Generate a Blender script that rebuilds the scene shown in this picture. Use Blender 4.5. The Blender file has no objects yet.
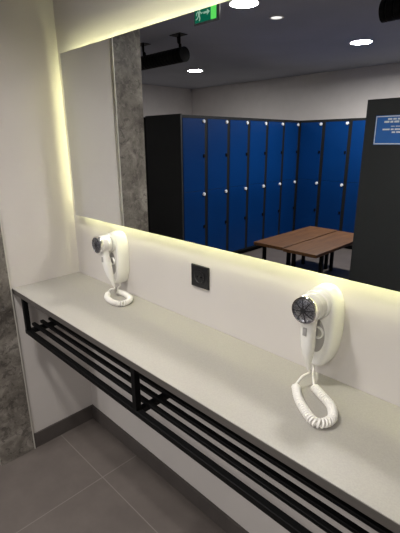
import bpy, bmesh, math, random
from mathutils import Vector, Matrix
random.seed(7)
S = bpy.context.scene
COL = S.collection
PI = math.pi

# ------------------------------------------------------------------ helpers
def new_bm(): return bmesh.new()

def add_box(bm, x0, x1, y0, y1, z0, z1, bevel=0.0, seg=2):
    c = ((x0+x1)/2, (y0+y1)/2, (z0+z1)/2)
    r = bmesh.ops.create_cube(bm, size=1.0, matrix=Matrix.Translation(c) @ Matrix.Diagonal((abs(x1-x0), abs(y1-y0), abs(z1-z0), 1)))
    if bevel > 0:
        es = set()
        for v in r['verts']:
            for e in v.link_edges: es.add(e)
        bmesh.ops.bevel(bm, geom=list(es), offset=bevel, segments=seg, profile=.5, affect='EDGES')

def add_loft(bm, rings, cap0=True, cap1=True, closed=False):
    vs = [[bm.verts.new(p) for p in r] for r in rings]
    n = len(vs[0])
    pairs = list(zip(vs[:-1], vs[1:]))
    if closed: pairs.append((vs[-1], vs[0]))
    for a, b in pairs:
        for i in range(n):
            j = (i+1) % n
            bm.faces.new((a[i], a[j], b[j], b[i]))
    if not closed:
        if cap0: bm.faces.new(list(reversed(vs[0])))
        if cap1: bm.faces.new(vs[-1])

def add_tube(bm, pts, r, n=8, caps=True):
    pts = [Vector(p) for p in pts]
    rr = r if isinstance(r, (list, tuple)) else [r]*len(pts)
    T = []
    for i in range(len(pts)):
        a = pts[max(i-1, 0)]; b = pts[min(i+1, len(pts)-1)]
        T.append((b-a).normalized())
    up = Vector((0, 0, 1)) if abs(T[0].z) < .9 else Vector((1, 0, 0))
    N = (up - T[0]*up.dot(T[0])).normalized()
    rings = []
    for i, p in enumerate(pts):
        N = (N - T[i]*N.dot(T[i]))
        N = N.normalized() if N.length > 1e-6 else Vector((1, 0, 0))
        B = T[i].cross(N)
        rings.append([p + (N*math.cos(2*PI*k/n) + B*math.sin(2*PI*k/n))*rr[i] for k in range(n)])
    add_loft(bm, rings, caps, caps)

def add_lathe(bm, prof, origin, axis='Z', n=48, cap0=True, cap1=True):
    """prof: (radius, height along the axis) pairs."""
    o = Vector(origin); rings = []
    for r, h in prof:
        ring = []
        for k in range(n):
            a = 2*PI*k/n; c, s = r*math.cos(a), r*math.sin(a)
            if axis == 'Z': q = Vector((c, s, h))
            elif axis == 'Y': q = Vector((s, h, c))
            else: q = Vector((h, c, s))
            ring.append(o+q)
        rings.append(ring)
    add_loft(bm, rings, cap0, cap1)

def add_prism_y(bm, poly, y0, y1):
    a = [bm.verts.new((x, y0, z)) for x, z in poly]
    b = [bm.verts.new((x, y1, z)) for x, z in poly]
    n = len(poly)
    for i in range(n):
        j = (i+1) % n
        bm.faces.new((a[i], a[j], b[j], b[i]))
    bm.faces.new(list(reversed(a))); bm.faces.new(b)

def obj(name, bm, mat, parent=None, smooth=False, angle=40):
    bmesh.ops.recalc_face_normals(bm, faces=bm.faces)
    me = bpy.data.meshes.new(name)
    bm.to_mesh(me); bm.free()
    me.materials.append(mat)
    if smooth:
        for p in me.polygons: p.use_smooth = True
        try: me.set_sharp_from_angle(angle=math.radians(angle))
        except Exception: pass
    o = bpy.data.objects.new(name, me)
    COL.objects.link(o)
    if parent is not None: o.parent = parent
    return o

def tag(o, label, cat, group=None, kind=None):
    o['label'] = label; o['category'] = cat
    if group: o['group'] = group
    if kind: o['kind'] = kind
    return o

def thing(name, label, cat, loc=(0, 0, 0), rz=0.0, group=None):
    o = bpy.data.objects.new(name, None); COL.objects.link(o)
    o.empty_display_size = .05
    o.location = loc; o.rotation_euler = (0, 0, rz)
    return tag(o, label, cat, group)

def struct(name, bm, mat, label=None, parent=None):
    o = obj(name, bm, mat, parent)
    if parent is None: o['kind'] = 'structure'
    if label: o['label'] = label; o['category'] = name.split('_')[0]
    return o

def dup(root, loc, rz, label, group=None):
    r = root.copy(); COL.objects.link(r)
    r.location = loc; r.rotation_euler = (0, 0, rz); r['label'] = label
    if group: r['group'] = group
    for ch in list(root.children):
        c = ch.copy(); COL.objects.link(c); c.parent = r
        for g in list(ch.children):
            d = g.copy(); COL.objects.link(d); d.parent = c
    return r

def catmull(pts, per=12):
    P = [Vector(p) for p in pts]
    P = [P[0]*2-P[1]] + P + [P[-1]*2-P[-2]]
    out = []
    for i in range(1, len(P)-2):
        a, b, c, d = P[i-1:i+3]
        for k in range(per):
            t = k/per
            out.append(.5*((2*b)+(c-a)*t+(2*a-5*b+4*c-d)*t*t+(3*b-a-3*c+d)*t**3))
    out.append(P[-2].copy())
    return out

def resample(pts, step):
    out = [pts[0].copy()]; acc = 0.0
    for a, b in zip(pts[:-1], pts[1:]):
        L = (b-a).length; pos = step-acc
        while pos <= L:
            out.append(a+(b-a)*(pos/L)); pos += step
        acc = (acc+L) % step if L else acc
    return out

# ------------------------------------------------------------------ materials
def srgb(r, g, b):
    f = lambda c: (c/255/12.92) if c/255 <= .04045 else ((c/255+.055)/1.055)**2.4
    return (f(r), f(g), f(b), 1)

class NT:
    def __init__(s, name):
        s.m = bpy.data.materials.new(name); s.m.use_nodes = True
        s.t = s.m.node_tree; s.n = s.t.nodes; s.l = s.t.links
        s.b = s.n['Principled BSDF']; s.out = s.n['Material Output']
    def node(s, typ, **kw):
        n = s.n.new(typ)
        for k, v in kw.items(): setattr(n, k, v)
        return n
    def link(s, a, b): s.l.new(a, b)
    def coord(s): return s.node('ShaderNodeTexCoord').outputs['Object']
    def math(s, op, a, b=None):
        n = s.node('ShaderNodeMath', operation=op)
        for i, v in enumerate((a, b)):
            if v is None: continue
            if isinstance(v, (int, float)): n.inputs[i].default_value = v
            else: s.link(v, n.inputs[i])
        return n.outputs[0]
    def noise(s, scale, detail=4, rough=.5, vec=None, dist=0):
        n = s.node('ShaderNodeTexNoise')
        n.inputs['Scale'].default_value = scale; n.inputs['Detail'].default_value = detail
        n.inputs['Roughness'].default_value = rough; n.inputs['Distortion'].default_value = dist
        s.link(vec if vec is not None else s.coord(), n.inputs['Vector'])
        return n.outputs['Fac']
    def ramp(s, fac, stops):
        n = s.node('ShaderNodeValToRGB'); e = n.color_ramp.elements
        while len(e) > 1: e.remove(e[-1])
        e[0].position, e[0].color = stops[0]
        for p, c in stops[1:]:
            q = e.new(p); q.color = c
        s.link(fac, n.inputs['Fac']); return n.outputs['Color']
    def mix(s, fac, a, b):
        n = s.node('ShaderNodeMix', data_type='RGBA')
        s.link(fac, n.inputs[0]) if not isinstance(fac, (int, float)) else setattr(n.inputs[0], 'default_value', fac)
        for i, v in ((6, a), (7, b)):
            if isinstance(v, tuple): n.inputs[i].default_value = v
            else: s.link(v, n.inputs[i])
        return n.outputs[2]
    def bump(s, h, strength=.1, dist=.002):
        n = s.node('ShaderNodeBump'); n.inputs['Strength'].default_value = strength
        n.inputs['Distance'].default_value = dist
        s.link(h, n.inputs['Height']); s.link(n.outputs['Normal'], s.b.inputs['Normal'])
    def set(s, **kw):
        for k, v in kw.items(): s.b.inputs[k.replace('_', ' ')].default_value = v

def plain(name, col, rough=.5, metal=0.0, var=.06, scale=6, bump=0.0, bscale=200, spec=.5):
    t = NT(name); c = col
    lo = tuple(x*(1-var) for x in c[:3])+(1,); hi = tuple(min(1, x*(1+var)) for x in c[:3])+(1,)
    t.link(t.ramp(t.noise(scale), [(.3, lo), (.7, hi)]), t.b.inputs['Base Color'])
    t.set(Roughness=rough, Metallic=metal)
    t.b.inputs['Specular IOR Level'].default_value = spec
    if bump: t.bump(t.noise(bscale, 2), bump)
    return t.m

def emit(name, col, strength):
    t = NT(name); t.n.remove(t.b)
    e = t.node('ShaderNodeEmission'); e.inputs['Color'].default_value = col; e.inputs['Strength'].default_value = strength
    t.link(e.outputs[0], t.out.inputs['Surface']); return t.m

LAMP = 10.0
LED = 38.0
M = {}
M['wall'] = plain('painted wall', (.56, .53, .51, 1), .6, var=.015, bump=.05, bscale=300, spec=.3)
M['far_wall'] = plain('light grey wall', (.80, .76, .745, 1), .7, var=.03, bump=.05)
M['ceiling'] = plain('dark grey ceiling', (.48, .50, .56, 1), .7, var=.08, scale=1.2, bump=.1, bscale=60)
M['black'] = plain('black powder coat', (.0032, .0032, .0035, 1), .5, var=.1, spec=.15)
M['black_plastic'] = plain('black plastic', (.010, .010, .011, 1), .32, var=.1)
M['carcass'] = plain('charcoal laminate', (.011, .012, .013, 1), .5, var=.1, scale=3, spec=.25)
M['panel'] = plain('charcoal end panel', (.023, .026, .027, 1), .5, var=.08, scale=3)
M['blue'] = plain('blue locker laminate', (.0012, .030, .135, 1), .38, var=.08, scale=2, spec=.2)
M['white_plastic'] = plain('white glossy plastic', (.80, .79, .76, 1), .22, var=.015)
M['white_cord'] = plain('white cord', (.80, .78, .75, 1), .4, var=.02)
M['grey_plastic'] = plain('grey plastic', (.33, .32, .31, 1), .35, var=.05)
M['chrome'] = plain('chrome', (.80, .80, .82, 1), .12, 1.0, var=.02)
M['grille_bar'] = plain('dark metal bars', (.05, .05, .055, 1), .3, .6, var=.05)
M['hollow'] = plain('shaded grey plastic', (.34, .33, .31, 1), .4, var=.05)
M['lock'] = plain('pale lock plastic', (.78, .80, .84, 1), .3, var=.02)
M['strip'] = plain('pale metal edge strip', (.62, .60, .55, 1), .35, .3, var=.04)
M['sign_white'] = plain('white sign print', (.85, .90, .97, 1), .5, var=.02)
M['sign_blue'] = plain('blue sign print', (.035, .16, .52, 1), .4, var=.05)
M['trim_white'] = plain('white lamp trim', (.7, .7, .7, 1), .4, var=.02)
M['lamp'] = emit('lamp diffuser', (1.0, .955, .89, 1), LAMP)
M['spot'] = emit('spot diffuser', (1.0, .96, .90, 1), 1.2)
M['led'] = emit('led strip light', (.96, .96, .50, 1), LED)
M['exit_green'] = emit('exit sign dark green', (.004, .11, .06, 1), 1.0)
M['exit_bright'] = emit('exit sign bright green', (.12, .75, .12, 1), 1.0)
M['exit_white'] = emit('exit sign white', (.45, .75, .55, 1), .6)
M['clear_grey'] = plain('grey translucent plastic', (.30, .31, .32, 1), .25, var=.03)

def mk_counter():
    t = NT('solid surface worktop')
    f = t.noise(260, 3, .7)
    t.link(t.ramp(f, [(.35, (.345, .332, .305, 1)), (.65, (.385, .368, .338, 1))]), t.b.inputs['Base Color'])
    t.set(Roughness=.42); t.b.inputs['Specular IOR Level'].default_value = .35
    return t.m
M['counter'] = mk_counter()
M['counter_edge'] = plain('worktop edge band', (.085, .077, .071, 1), .45, var=.04)

def mk_tile():
    t = NT('dark porcelain tile'); co = t.coord()
    sp = t.node('ShaderNodeSeparateXYZ'); t.link(co, sp.inputs[0])
    def line(v, off):
        a = t.math('FRACT', t.math('ADD', t.math('DIVIDE', t.math('SUBTRACT', v, off), .6), .5))
        d = t.math('MULTIPLY', t.math('ABSOLUTE', t.math('SUBTRACT', a, .5)), .6)
        return t.math('LESS_THAN', d, .0019)
    g = t.math('MAXIMUM', line(sp.outputs[0], .41), line(sp.outputs[1], -.2))
    base = t.ramp(t.noise(5, 6, .65), [(.3, (.102, .086, .079, 1)), (.7, (.135, .115, .105, 1))])
    t.link(t.mix(g, base, (.20, .18, .165, 1)), t.b.inputs['Base Color'])
    t.set(Roughness=.5); t.bump(t.noise(120, 3), .08)
    return t.m
M['tile'] = mk_tile()
M['base_tile'] = plain('dark skirting tile', (.07, .06, .056, 1), .5, var=.15, scale=8)

def mk_marble():
    t = NT('grey brown marble'); co = t.coord()
    base = t.ramp(t.noise(7, 9, .72, co, .5), [(.34, (.06, .052, .046, 1)), (.47, (.135, .121, .106, 1)), (.56, (.20, .182, .16, 1)), (.66, (.33, .305, .275, 1))])
    fine = t.noise(42, 6, .75, co)
    c = t.mix(t.math('MULTIPLY', t.math('GREATER_THAN', fine, .56), .45), base, (.27, .25, .22, 1))
    dk = t.noise(26, 6, .7, co, .8)
    c = t.mix(t.math('MULTIPLY', t.math('GREATER_THAN', dk, .57), .55), c, (.04, .034, .030, 1))
    t.link(c, t.b.inputs['Base Color']); t.set(Roughness=.33)
    return t.m
M['marble'] = mk_marble()

def mk_wood():
    t = NT('brown bench wood'); co = t.coord()
    mp = t.node('ShaderNodeMapping'); mp.inputs['Scale'].default_value = (22, 1.6, 22); t.link(co, mp.inputs['Vector'])
    f = t.noise(1.6, 6, .65, mp.outputs[0], .6)
    t.link(t.ramp(f, [(.3, (.065, .027, .008, 1)), (.55, (.125, .054, .017, 1)), (.75, (.175, .080, .028, 1))]), t.b.inputs['Base Color'])
    t.set(Roughness=.5); t.bump(f, .1)
    return t.m
M['wood'] = mk_wood()

def mk_mirror():
    t = NT('mirror glass')
    t.set(Metallic=1.0, Roughness=0.0)
    n = t.noise(.8, 1)
    t.link(t.ramp(n, [(.2, (.87, .89, .90, 1)), (.8, (.89, .91, .92, 1))]), t.b.inputs['Base Color'])
    return t.m
M['mirror'] = mk_mirror()

def mk_grille():
    t = NT('dark intake mesh'); co = t.coord()
    v = t.node('ShaderNodeTexVoronoi'); v.inputs['Scale'].default_value = 330; t.link(co, v.inputs['Vector'])
    t.link(t.ramp(v.outputs['Distance'], [(.2, (.015, .015, .016, 1)), (.6, (.26, .26, .28, 1))]), t.b.inputs['Base Color'])
    t.set(Roughness=.3, Metallic=.7)
    return t.m
M['grille'] = mk_grille()

# ------------------------------------------------------------------ setting
CH = 2.42                      # ceiling height
XR, XL, YF = 4.2, -4.4, -5.10   # room limits
b = new_bm(); add_box(b, XL, XR, YF, 0, -.1, 0); struct('floor', b, M['tile'], 'dark grey square floor tiles with pale grout lines')
b = new_bm(); add_box(b, XL, XR, YF, 0, CH, CH+.1); struct('ceiling', b, M['ceiling'], 'dark grey ceiling seen in the mirror')
b = new_bm(); add_box(b, XL, XR, 0, .12, -.1, CH+.1); struct('wall_back', b, M['wall'], 'white wall behind the mirror and counter')
b = new_bm(); add_box(b, XL, XR, YF-.12, YF, -.1, CH+.1); struct('wall_front', b, M['far_wall'], 'light grey wall above the blue lockers in the mirror')
b = new_bm(); add_box(b, XL-.12, XL, YF-.12, .12, -.1, CH+.1); struct('wall_side', b, M['far_wall'], 'far grey end wall of the locker room')
b = new_bm(); add_box(b, XR, XR+.12, YF-.12, .12, -.1, CH+.1); struct('wall_right', b, M['wall'], 'white end wall right of the counter')
PD, PE = .3375, .502          # where the white paint ends, where the partition ends
b = new_bm(); add_box(b, -.16, 0, -PD, 0, 0, CH); struct('wall_left', b, M['wall'], 'white partition wall at the left end of the counter')
b = new_bm(); add_box(b, -.172, .010, -PE, -PD-.004, 0, CH); struct('trim_1', b, M['marble'], 'grey brown marble facing on the end of the partition')
b = new_bm(); add_box(b, -.004, .0125, -PD-.004, -PD+.001, 0, CH); struct('trim_2', b, M['strip'], 'thin pale strip where the white wall meets the marble')
HB = .08
b = new_bm(); add_box(b, .011, XR, -.010, 0, 0, HB); struct('baseboard_back', b, M['base_tile'], 'dark tiled skirting under the counter')
b = new_bm(); add_box(b, 0, .010, -PD, 0, 0, HB); struct('baseboard_left', b, M['base_tile'], 'dark tiled skirting along the white partition')

# ------------------------------------------------------------------ mirror with light behind its edges
MX0, MX1, MZ0, MZ1, MY = .082, 3.55, 1.149, 1.814, -.034
mir = thing('mirror', 'long frameless wall mirror glowing along its edges above the counter', 'mirror', (0, 0, MZ0))
b = new_bm(); add_box(b, MX0, MX1, MY, MY+.006, 0, MZ1-MZ0); obj('mirror_glass', b, M['mirror'], mir)
IN, IL = .030, .020
H = MZ1-MZ0
b = new_bm(); add_box(b, MX0+IL+.002, MX1-IL-.002, MY+.006, 0, IN+.002, H-IN-.002); obj('backing_panel', b, M['grey_plastic'], mir)
for (x0, x1, z0, z1, y0, y1) in ((MX0+IN, MX1-IN, H-IN-.0015, H-IN, -.0205, -.0160), (MX0+IN, MX1-IN, IN, IN+.0015, -.0205, -.0160),
                         (MX0+IL, MX0+IL+.0015, IN+.0085, H-IN-.0085, -.0265, -.0215), (MX1-IL-.0015, MX1-IL, IN+.0085, H-IN-.0085, -.0265, -.0215)):
    b = new_bm(); add_box(b, x0, x1, y0, y1, z0, z1); obj('light_strip', b, M['led'], mir)

# ------------------------------------------------------------------ counter and rack
CT, CTH, CD, CX1 = .85, .022, .331, 3.55
ct = thing('countertop', 'long pale beige worktop under the mirror', 'counter', (0, 0, CT-CTH))
b = new_bm(); add_box(b, .001, CX1, -CD+.0015, -.001, 0, CTH); obj('top_slab', b, M['counter'], ct)
b = new_bm(); add_box(b, .001, CX1, -CD, -CD+.0014, 0, CTH-.001); e = obj('edge_band', b, M['counter_edge'], ct); e['label'] = 'darker grey front edge'

rk = thing('luggage_rack', 'black slatted metal rack hung under the pale worktop', 'rack', (0, 0, .66))
RY = -.320
b = new_bm(); add_box(b, .085, 3.40, RY-.010, RY+.010, 0, .020, .0015, 1); obj('front_rail', b, M['black'], rk)
for x in (.098, .893, 1.688, 2.483, 3.278):
    b = new_bm(); add_box(b, x-.010, x+.010, RY-.010, RY+.010, .0205, CT-CTH-.66, .0012, 1); obj('post', b, M['black'], rk)
    b = new_bm(); add_box(b, x-.010, x+.010, RY+.0105, -.001, 0, .020, .0012, 1); obj('crossbar', b, M['black'], rk)
for k in range(7):
    y = -.284+.0385*k
    b = new_bm(); add_box(b, .068, 3.40, y-.008, y+.008, .0205, .0325, .001, 1); obj('slat', b, M['black'], rk)

# ------------------------------------------------------------------ power socket
so = thing('power_socket', 'square black power socket on the white wall between the two hair dryers', 'socket', (.8565, 0, 1.026))
b = new_bm(); add_box(b, -.0415, .0415, -.009, -.0005, -.040, .040, .003); obj('cover_plate', b, M['black_plastic'], so)
b = new_bm()
add_lathe(b, [(.027, -.0092), (.027, -.0105), (.0215, -.0108), (.020, -.0095)], (0, 0, 0), 'Y', 32)
ins = obj('socket_insert', b, M['black_plastic'], so, True)
b = new_bm()
for dx in (-.0095, .0095): add_lathe(b, [(.0028, -.0098), (.0028, -.0112), (.0016, -.0112), (.0016, -.0098)], (dx, 0, 0), 'Y', 12)
obj('contact_hole', b, M['black'], ins)

# ------------------------------------------------------------------ hair dryers and holders
def holder(cx, label):
    zc = 1.006
    t = thing('hair_dryer_holder', label, 'holder', (cx, 0, zc), 0, 'hair dryer wall holders')
    W, Hh = .047, .111
    def ring(y, d, n=80):
        out = []
        for k in range(n):
            a = 2*PI*k/n; c, sn = math.cos(a), math.sin(a)
            x = W*math.copysign(abs(c)**.74, c); z = Hh*math.copysign(abs(sn)**.80, sn)
            x *= 1.0+(.05 if z > 0 else .12)*z/Hh
            out.append((x*(1-d/W), y, z*(1-d/Hh)))
        return out
    b = new_bm()
    add_loft(b, [ring(-.0005, .001), ring(-.004, 0), ring(-.030, 0), ring(-.046, .0025), ring(-.0515, .0055), ring(-.054, .010),
                 ring(-.0535, .014), ring(-.0515, .017), ring(-.0505, .025)])
    obj('housing', b, M['white_plastic'], t, True, 60)
    AX, AZ = -.004, .069
    # round collar that takes the nozzle
    b = new_bm()
    add_lathe(b, [(.0385, -.0500), (.0380, -.0600), (.0365, -.063), (.032, -.063), (.030, -.058), (.030, -.052)], (AX, 0, AZ), 'Y', 48, False, False)
    obj('collar', b, M['white_plastic'], t, True, 50)
    # hollow below the collar with its clip ring
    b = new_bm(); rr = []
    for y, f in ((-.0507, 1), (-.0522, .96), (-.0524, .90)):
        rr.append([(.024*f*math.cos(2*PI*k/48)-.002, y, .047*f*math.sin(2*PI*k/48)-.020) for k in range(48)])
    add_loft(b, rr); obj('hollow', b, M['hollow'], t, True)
    b = new_bm()
    add_lathe(b, [(.0165, -.0527), (.0165, -.058), (.0150, -.0596), (.0128, -.058), (.0128, -.0527)], (.004, 0, -.008), 'Y', 40, False, False)
    obj('clip_ring', b, M['white_plastic'], t, True)
    return t

def superell(cx, cy, cz, ax, ay, rx, ry, n=24, e=2.4):
    """ring round a vertical-ish stem: ax = unit direction of width (in x-z plane), depth is y."""
    out = []
    for k in range(n):
        a = 2*PI*k/n; c, s = math.cos(a), math.sin(a)
        u = rx*math.copysign(abs(c)**(2/e), c); v = ry*math.copysign(abs(s)**(2/e), s)
        out.append((cx+ax[0]*u, cy+v, cz+ax[1]*u))
    return out

def dryer(cx, label, tilt, tail, coil, plug_at, turns):
    """cx: holder centre; origin of the empty sits at the middle of the barrel's axis."""
    ax, az = cx-.004, 1.075
    t = thing('hair_dryer', label, 'hair dryer', (ax, 0, az), 0, 'wall hair dryers')
    b = new_bm()
    add_lathe(b, [(.0285, -.0635), (.0335, -.0655), (.0348, -.072), (.0350, -.084), (.0343, -.0845), (.0343, -.0855), (.0350, -.086),
                  (.0348, -.098), (.0340, -.104)], (0, 0, 0), 'Y', 56)
    obj('barrel', b, M['white_plastic'], t, True, 35)
    b = new_bm()
    add_lathe(b, [(.0330, -.1045), (.0345, -.106), (.0345, -.117), (.0330, -.1195), (.0305, -.1195), (.0300, -.116), (.0300, -.1045)], (0, 0, 0), 'Y', 56, False, False)
    obj('chrome_ring', b, M['chrome'], t, True, 50)
    b = new_bm()
    add_lathe(b, [(.0298, -.112), (.0298, -.1155), (.022, -.1185), (.012, -.1200), (.003, -.1205)], (0, 0, 0), 'Y', 48)
    g = obj('intake_grille', b, M['grille'], t, True)
    b = new_bm()
    for k in range(8):
        an = 2*PI*k/8+.2; c, sn = math.cos(an), math.sin(an)
        add_tube(b, [(.006*c, -.1208, .006*sn), (.017*c, -.1200, .017*sn), (.0285*c, -.1168, .0285*sn)], .0011, 6)
    add_lathe(b, [(.007, -.1200), (.0065, -.1222), (.002, -.1228)], (0, 0, 0), 'Y', 20)
    obj('spokes', b, M['grille_bar'], g, True)
    # handle
    b = new_bm(); rings = []; path = []
    st, ct_ = math.sin(tilt), math.cos(tilt)
    y0 = -.090
    for s, rx, ry, dy in ((.0, .0215, .0155, 0), (.026, .0220, .0160, 0), (.045, .0198, .0165, 0), (.075, .0188, .0170, .001), (.105, .0180, .0165, .003),
                      (.128, .0140, .0140, .005), (.146, .0098, .0102, .008), (.158, .0068, .0072, .010), (.172, .0056, .0058, .012), (.178, .0040, .0042, .013)):
        bend = .03*s*s/.178
        px, pz = st*s+bend*ct_, -ct_*s
        path.append((px, y0+dy, pz))
        rings.append(superell(px, y0+dy, pz, (ct_, st), None, rx, ry))
    add_loft(b, rings); h = obj('handle', b, M['white_plastic'], t, True, 60)
    b = new_bm()
    i = 3; px, py, pz = path[i]
    add_box(b, px-.0055, px+.0055, py-.0195, py-.0155, pz+.004, pz+.026, .0015); sw = obj('switch', b, M['grey_plastic'], h, True)
    # cord: lead from handle, coil on the worktop, lead up to the holder
    O = Vector((ax, 0, az))
    ex = Vector(path[-1])
    cr, wr = .0088, .0030
    cz = CT+cr+wr+.0008
    cl = resample(catmull([(x, y, cz) for x, y in coil], 16), .0012)
    L = len(cl); pts = []
    def fade(u): return min(1.0, min(u, 1-u)/.015)
    steps = turns*14
    for k in range(steps+1):
        u = k/steps
        uu = u + .045*math.sin(2*PI*u)*0
        f = uu*(L-1); i0 = min(int(f), L-2); w = f-i0
        p = cl[i0].lerp(cl[i0+1], w); T = (cl[min(i0+3, L-1)]-cl[max(i0-3, 0)]).normalized()
        N = Vector((0, 0, 1)); B = T.cross(N).normalized()
        a = 2*PI*turns*u + PI/2
        r = cr*(0.55+.45*fade(u))
        pts.append(p+(N*math.sin(a)+B*math.cos(a))*r)
    e0 = ex+O
    lead0 = catmull([e0, e0+Vector((0, .001, -.010)), (e0+pts[0])/2+Vector((0, 0, .002)), pts[0]], 6)
    e1 = Vector(plug_at)
    lead1 = catmull([pts[-1], (e1+pts[-1])/2+Vector((0, -.004, -.002)), e1+Vector((0, 0, -.008)), e1], 6)
    b = new_bm()
    allp = [p-O for p in lead0[:-1]+pts+lead1[1:]]
    add_tube(b, allp, wr, 7)
    obj('coiled_cord', b, M['white_cord'], t, True, 80)
    return t

NEAR, FAR = 1.329, .390
holder(FAR, 'white rounded wall holder of the far hair dryer, close to the partition wall')
holder(NEAR, 'white rounded wall holder of the near hair dryer, at the right of the picture')
COIL_NEAR = [(1.318, -.118), (1.345, -.152), (1.374, -.179), (1.418, -.208), (1.440, -.203), (1.447, -.170), (1.423, -.131), (1.388, -.109), (1.352, -.088)]
COIL_FAR = [(.392, -.086), (.430, -.114), (.490, -.126), (.528, -.106), (.512, -.060), (.448, -.040), (.402, -.046)]
dryer(FAR, 'white hair dryer hanging at the far left end of the counter near the partition', math.radians(12), None, COIL_FAR, (FAR+.010, -.030, .8935), 42)
dryer(NEAR, 'white hair dryer with dark round intake hanging at the near right end of the counter', math.radians(-.5), None, COIL_NEAR, (NEAR-.012, -.030, .8935), 44)

# ------------------------------------------------------------------ lockers
LW, LD, LH = .38, .588, 1.73
ORD = ['first', 'second', 'third', 'fourth', 'fifth', 'sixth', 'seventh']
def make_locker(label, group):
    t = thing('locker', label, 'locker', (0, 0, 0), 0, group)
    b = new_bm(); add_box(b, -LD, -.018, -LW+.0005, -.0005, .06, LH, .001, 1)
    # face frame between the doors
    add_box(b, -.019, -.004, -.014, -.0005, .06, LH)
    add_box(b, -.019, -.004, -LW+.0005, -LW+.032, .06, LH)
    add_box(b, -.019, -.004, -LW+.03, -.013, LH-.030, LH)
    add_box(b, -.019, -.004, -LW+.03, -.013, .9175, .9205)
    add_box(b, -.019, -.004, -LW+.03, -.013, .06, .085)
    obj('carcass', b, M['carcass'], t)
    b = new_bm(); add_box(b, -LD+.02, -.05, -LW+.001, -.001, 0, .06); obj('plinth', b, M['black'], t)
    for z0, z1, lz in ((.9205, LH-.032, 1.672), (.087, .9175, .876)):
        b = new_bm(); add_box(b, -.0175, 0.0, -LW+.034, -.015, z0, z1, .0015, 1)
        d = obj('door', b, M['blue'], t)
        b = new_bm(); add_lathe(b, [(.020, .0003), (.020, .010), (.017, .014), (.008, .015)], (0, -LW+.052, lz), 'X', 24)
        obj('lock', b, M['lock'], d, True)
        zm = (z0+z1)/2-.005
        b = new_bm(); add_box(b, .0003, .010, -LW+.036, -LW+.062, zm-.018, zm+.018, .003); obj('door_catch', b, M['black'], d)
    return t
X1, Y1 = -1.546, -2.195
G1, G2, G3 = 'lockers of the left bank in the mirror', 'lockers of the far bank in the mirror', 'lockers of the right bank in the mirror'
lk = make_locker('first blue locker of the left bank, beside its charcoal end panel', G1)
lk.location = (X1, Y1, 0)
for k in range(1, 6):
    dup(lk, (X1, Y1-LW*k, 0), 0, '%s blue locker of the left bank, counted from its end panel' % ORD[k], G1)
YB = Y1-LW*6-.004
for k in range(5):
    dup(lk, (X1+.003+LW*k, YB, 0), PI/2, '%s blue two door locker of the far bank, counted from the inner corner' % ORD[k], G2)
for k in range(6):
    dup(lk, (.436, Y1-LW*(k+1), 0), PI, ('locker of the right bank behind the end panel with the blue notice' if k == 0 else
        '%s locker of the right bank, counted from the blue notice' % ORD[k]), G3)
b = new_bm(); add_box(b, -.0095, .0015, -.030, .0025, .0, LH)
fs = obj('filler_strip', b, M['carcass']); fs.location = (X1, YB, 0)
tag(fs, 'narrow dark filler strip in the inner corner between the two locker banks', 'strip')
# charcoal end panels closing the banks
def end_panel(x0, x1, label):
    t = thing('end_panel', label, 'panel', ((x0+x1)/2, Y1, 0), 0, 'charcoal end panels')
    w = (x1-x0)/2
    b = new_bm(); add_box(b, -w, w, .001, .019, 0, LH+.003, .001, 1); obj('board', b, M['panel'], t)
    b = new_bm(); add_box(b, -w, w, .0005, .019, LH+.0035, LH+.008); obj('top_edge', b, M['black'], t)
    return t
end_panel(X1-LD, X1+.004, 'charcoal end panel of the left locker bank beside the marble edge')
end_panel(.432, .436+LD, 'charcoal end panel with the blue notice at the right of the mirror')
# bank standing back to back with the left one
dup(lk, (X1-2*LD-.01, Y1-LW, 0), PI, 'dark locker back to back with the left bank, glimpsed beside the marble', 'lockers of the hidden bank')

# ------------------------------------------------------------------ notice on the right end panel
PX0, PX1, PZ0, PZ1, PY = .507, .905, 1.432, 1.628, Y1+.019
nt = thing('notice_board', 'blue notice with white lines on the charcoal locker end panel', 'sign', (PX0, PY, PZ0))
w, hh = PX1-PX0, PZ1-PZ0
b = new_bm(); add_box(b, 0, w, 0, .004, 0, hh); obj('board', b, M['sign_blue'], nt)
b = new_bm()
for x0, x1, z0, z1 in ((0.003, w-.003, hh-.010, hh-.004), (.003, w-.003, .004, .010), (.003, .008, .004, hh-.004), (w-.008, w-.003, .004, hh-.004)):
    add_box(b, x0, x1, .0042, .0050, z0, z1)
obj('border', b, M['sign_white'], nt)
b = new_bm()
for x0, x1, z, th in ((.085, .33, .171, .008), (.062, .35, .153, .010), (.11, .30, .123, .004), (.055, .34, .103, .008), (.12, .29, .084, .008)):
    x = x0
    while x < x1-.008:
        l = min(random.uniform(.018, .05), x1-x); add_box(b, x, x+l, .0042, .0050, z-th*.65, z+th*.65); x += l+.007
obj('print', b, M['sign_white'], nt)

# ------------------------------------------------------------------ benches
def make_bench(label):
    t = thing('bench', label, 'bench', (0, 0, 0), 0, 'wooden locker room benches')
    BW, BL = .366, 1.135
    b = new_bm(); add_box(b, 0, BW, -BL, 0, .4176, .45, .004); obj('seat', b, M['wood'], t)
    for y in (-.16, -BL+.16):
        for x in (.03, BW-.03):
            b = new_bm(); add_box(b, x-.016, x+.016, y-.016, y+.016, 0, .392, .001, 1); obj('leg', b, M['black'], t)
        b = new_bm(); add_box(b, .014, BW-.014, y-.016, y+.016, .3925, .4175, .001, 1); obj('crossbar', b, M['black'], t)
    b = new_bm(); add_box(b, BW/2-.014, BW/2+.014, -BL+.177, -.177, .393, .4175, .001, 1); obj('stretcher', b, M['black'], t)
    return t
be = make_bench('brown wooden bench with black legs, the one nearer the left lockers')
be.location = (-.770, -2.475, 0)
dup(be, (-.386, -2.450, 0), 0, 'brown wooden bench with black legs, the one nearer the right lockers')

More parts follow.
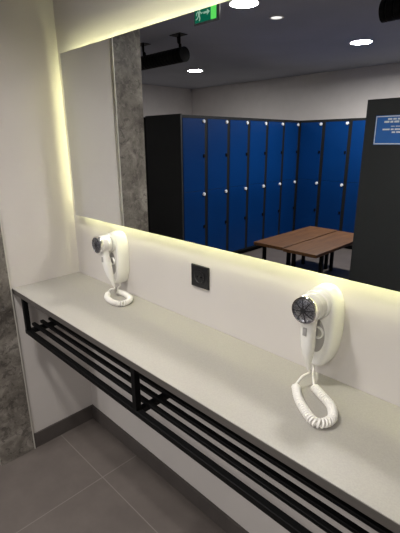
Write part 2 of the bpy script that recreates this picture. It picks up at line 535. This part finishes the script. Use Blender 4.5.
# ------------------------------------------------------------------ ceiling things
def downlight(x, y, label, r=.105):
    t = thing('downlight', label, 'ceiling light', (x, y, CH), 0, 'round ceiling downlights')
    b = new_bm(); add_lathe(b, [(r+.014, -.0005), (r+.014, -.004), (r+.008, -.007), (r, -.007), (r, -.0005)], (0, 0, 0), 'Z', 40, False, False)
    obj('trim_ring', b, M['trim_white'], t, True)
    b = new_bm(); add_lathe(b, [(r-.001, -.0012), (r-.001, -.005)], (0, 0, 0), 'Z', 40); obj('diffuser', b, M['lamp'], t)
    return t
def beam(x, y, watts, spread):
    l = bpy.data.lights.new('downlight_beam', 'AREA'); l.shape = 'DISK'; l.size = .20; l.energy = watts; l.color = (1.0, .955, .90)
    l.spread = math.radians(spread)
    o = bpy.data.objects.new('downlight_beam', l); COL.objects.link(o); o.location = (x, y, CH-.0075)
for x, y, label, watts, spread in (
    (-.37, -1.75, 'large round downlight beside the green exit sign, at the top of the mirror', 8, 170),
    (-.33, -3.58, 'round downlight above the benches, at the right of the mirror', 54, 172),
    (-2.75, -3.58, 'round downlight above the back of the left locker bank', 13, 180),
    (.86, -.90, 'round downlight over the counter, out of the picture overhead', 15, 130),
    (2.05, -1.75, 'added fill downlight behind the photographer, out of the picture', 16, 165),  # unseen lamp added to brighten the floor and the wall under the counter
    (2.05, -3.58, 'added unseen fill downlight at the far right of the locker room', 30, 180)):  # also unseen, added to the lamp rows for more light in the room
    downlight(x, y, label); beam(x, y, watts, spread)

t = thing('spotlight', 'small dim recessed spotlight right of the large downlight', 'ceiling light', (-.415, -2.22, CH))
b = new_bm(); add_lathe(b, [(.062, -.0005), (.062, -.006), (.048, -.008), (.046, -.0005)], (0, 0, 0), 'Z', 32, False, False); obj('trim_ring', b, M['trim_white'], t, True)
b = new_bm(); add_lathe(b, [(.045, -.0012), (.043, -.005)], (0, 0, 0), 'Z', 32); obj('diffuser', b, M['spot'], t)

ex = thing('exit_sign', 'green running man exit sign hanging from the ceiling', 'sign', (-.42, -1.40, 2.24), 0)
b = new_bm(); add_box(b, -.112, .125, -.014, 0, 0, .125, .002); obj('casing', b, M['clear_grey'], ex)
b = new_bm(); add_box(b, -.10, .105, .0003, .003, .012, .115); pn = obj('panel', b, M['exit_green'], ex)
b = new_bm(); add_box(b, .055, .105, .0033, .0045, .012, .115); q = obj('doorway', b, M['exit_bright'], pn)
b = new_bm()
def blk(poly): add_prism_y(b, poly, .0033, .0045)
# running figure
add_lathe(b, [(.0085, .0033), (.0085, .0045)], (-.052, 0, .092), 'Y', 20)
blk([(-.068, .079), (-.046, .082), (-.050, .052), (-.066, .052)])
blk([(-.066, .054), (-.056, .056), (-.070, .036), (-.088, .030), (-.090, .036), (-.076, .041)])
blk([(-.060, .054), (-.050, .054), (-.044, .036), (-.050, .020), (-.058, .022), (-.053, .036)])
blk([(-.048, .082), (-.034, .068), (-.024, .072), (-.022, .066), (-.034, .060), (-.050, .072)])
blk([(-.066, .079), (-.078, .068), (-.078, .056), (-.084, .056), (-.084, .071), (-.068, .084)])
obj('running_figure', b, M['exit_white'], pn)
b = new_bm()
blk([(-.014, .058), (.020, .058), (.020, .046), (.046, .064), (.020, .082), (.020, .070), (-.014, .070)])
obj('arrow', b, M['exit_white'], pn)
for x in (-.08, .09):
    b = new_bm(); add_tube(b, [(x, -.007, .1255), (x, -.007, CH-2.24)], .004, 8); obj('hanger', b, M['grey_plastic'], ex)

def make_fixture(label, loc):
    t = thing('ceiling_fixture', label, 'ceiling fixture', loc, 0, 'black ceiling fixtures')
    L = .69
    b = new_bm()
    R = .066
    prof = [(.040, 0), (R, .004), (R, .03)]
    x = .03
    while x < L-.04:
        prof += [(R, x), (R-.006, x+.004), (R-.006, x+.010), (R, x+.014)]; x += .05
    prof += [(R, L-.03), (R, L-.004), (.040, L)]
    add_lathe(b, prof, (0, 0, 0), 'X', 32); obj('body', b, M['black'], t, True, 30)
    for x in (.05, L-.09):
        b = new_bm()
        add_tube(b, [(x, -.03, .051), (x-.01, -.035, .10), (x-.04, -.035, .12), (x-.045, -.035, .175)], .010, 8)
        add_tube(b, [(x+.05, .03, .051), (x+.05, .03, .175)], .010, 8)
        add_box(b, x-.07, x+.075, -.05, .05, .170, .1755)
        obj('bracket', b, M['black'], t)
    return t
f1 = make_fixture('black tubular ceiling fixture on brackets beside the marble in the mirror', (-1.99, -2.03, CH-.176))
dup(f1, (.530, -2.03, CH-.176), 0, 'black ceiling fixture cut off by the top right corner')

# ------------------------------------------------------------------ camera, world, view
cam_d = bpy.data.cameras.new('camera'); cam = bpy.data.objects.new('camera', cam_d); COL.objects.link(cam)
yaw, pitch, roll, fpx = .7824965588880285, .29959371260576634, -.0071283884951232395, 408.3837872984179
F = Vector((-math.cos(yaw)*math.cos(pitch), math.sin(yaw)*math.cos(pitch), -math.sin(pitch)))
R0 = F.cross(Vector((0, 0, 1))).normalized(); U0 = R0.cross(F)
R_ = math.cos(roll)*R0+math.sin(roll)*U0; U_ = -math.sin(roll)*R0+math.cos(roll)*U0
m = Matrix((R_, U_, -F)).transposed().to_4x4(); m.translation = (1.795511546581119, -.9389534210084862, 1.4710704341526573)
cam.matrix_world = m
cam_d.sensor_fit = 'HORIZONTAL'; cam_d.sensor_width = 36.0; cam_d.lens = 36.0*fpx/400.0
cam_d.clip_start = .02; cam_d.clip_end = 50
S.camera = cam

w = bpy.data.worlds.new('world'); S.world = w; w.use_nodes = True
w.node_tree.nodes['Background'].inputs[0].default_value = (.02, .02, .02, 1)
w.node_tree.nodes['Background'].inputs[1].default_value = .2

S.view_settings.view_transform = 'Standard'; S.view_settings.look = 'None'
S.view_settings.exposure = 0.0; S.view_settings.gamma = 1.0; S.view_settings.use_curve_mapping = False
S.cycles.use_denoising = True
S.cycles.max_bounces = 12; S.cycles.diffuse_bounces = 6; S.cycles.glossy_bounces = 6
S.cycles.use_guiding = True; S.cycles.use_surface_guiding = True; S.cycles.guiding_training_samples = 128
S.cycles.caustics_reflective = True; S.cycles.blur_glossy = 0.0
S.cycles.sample_clamp_indirect = 0.0
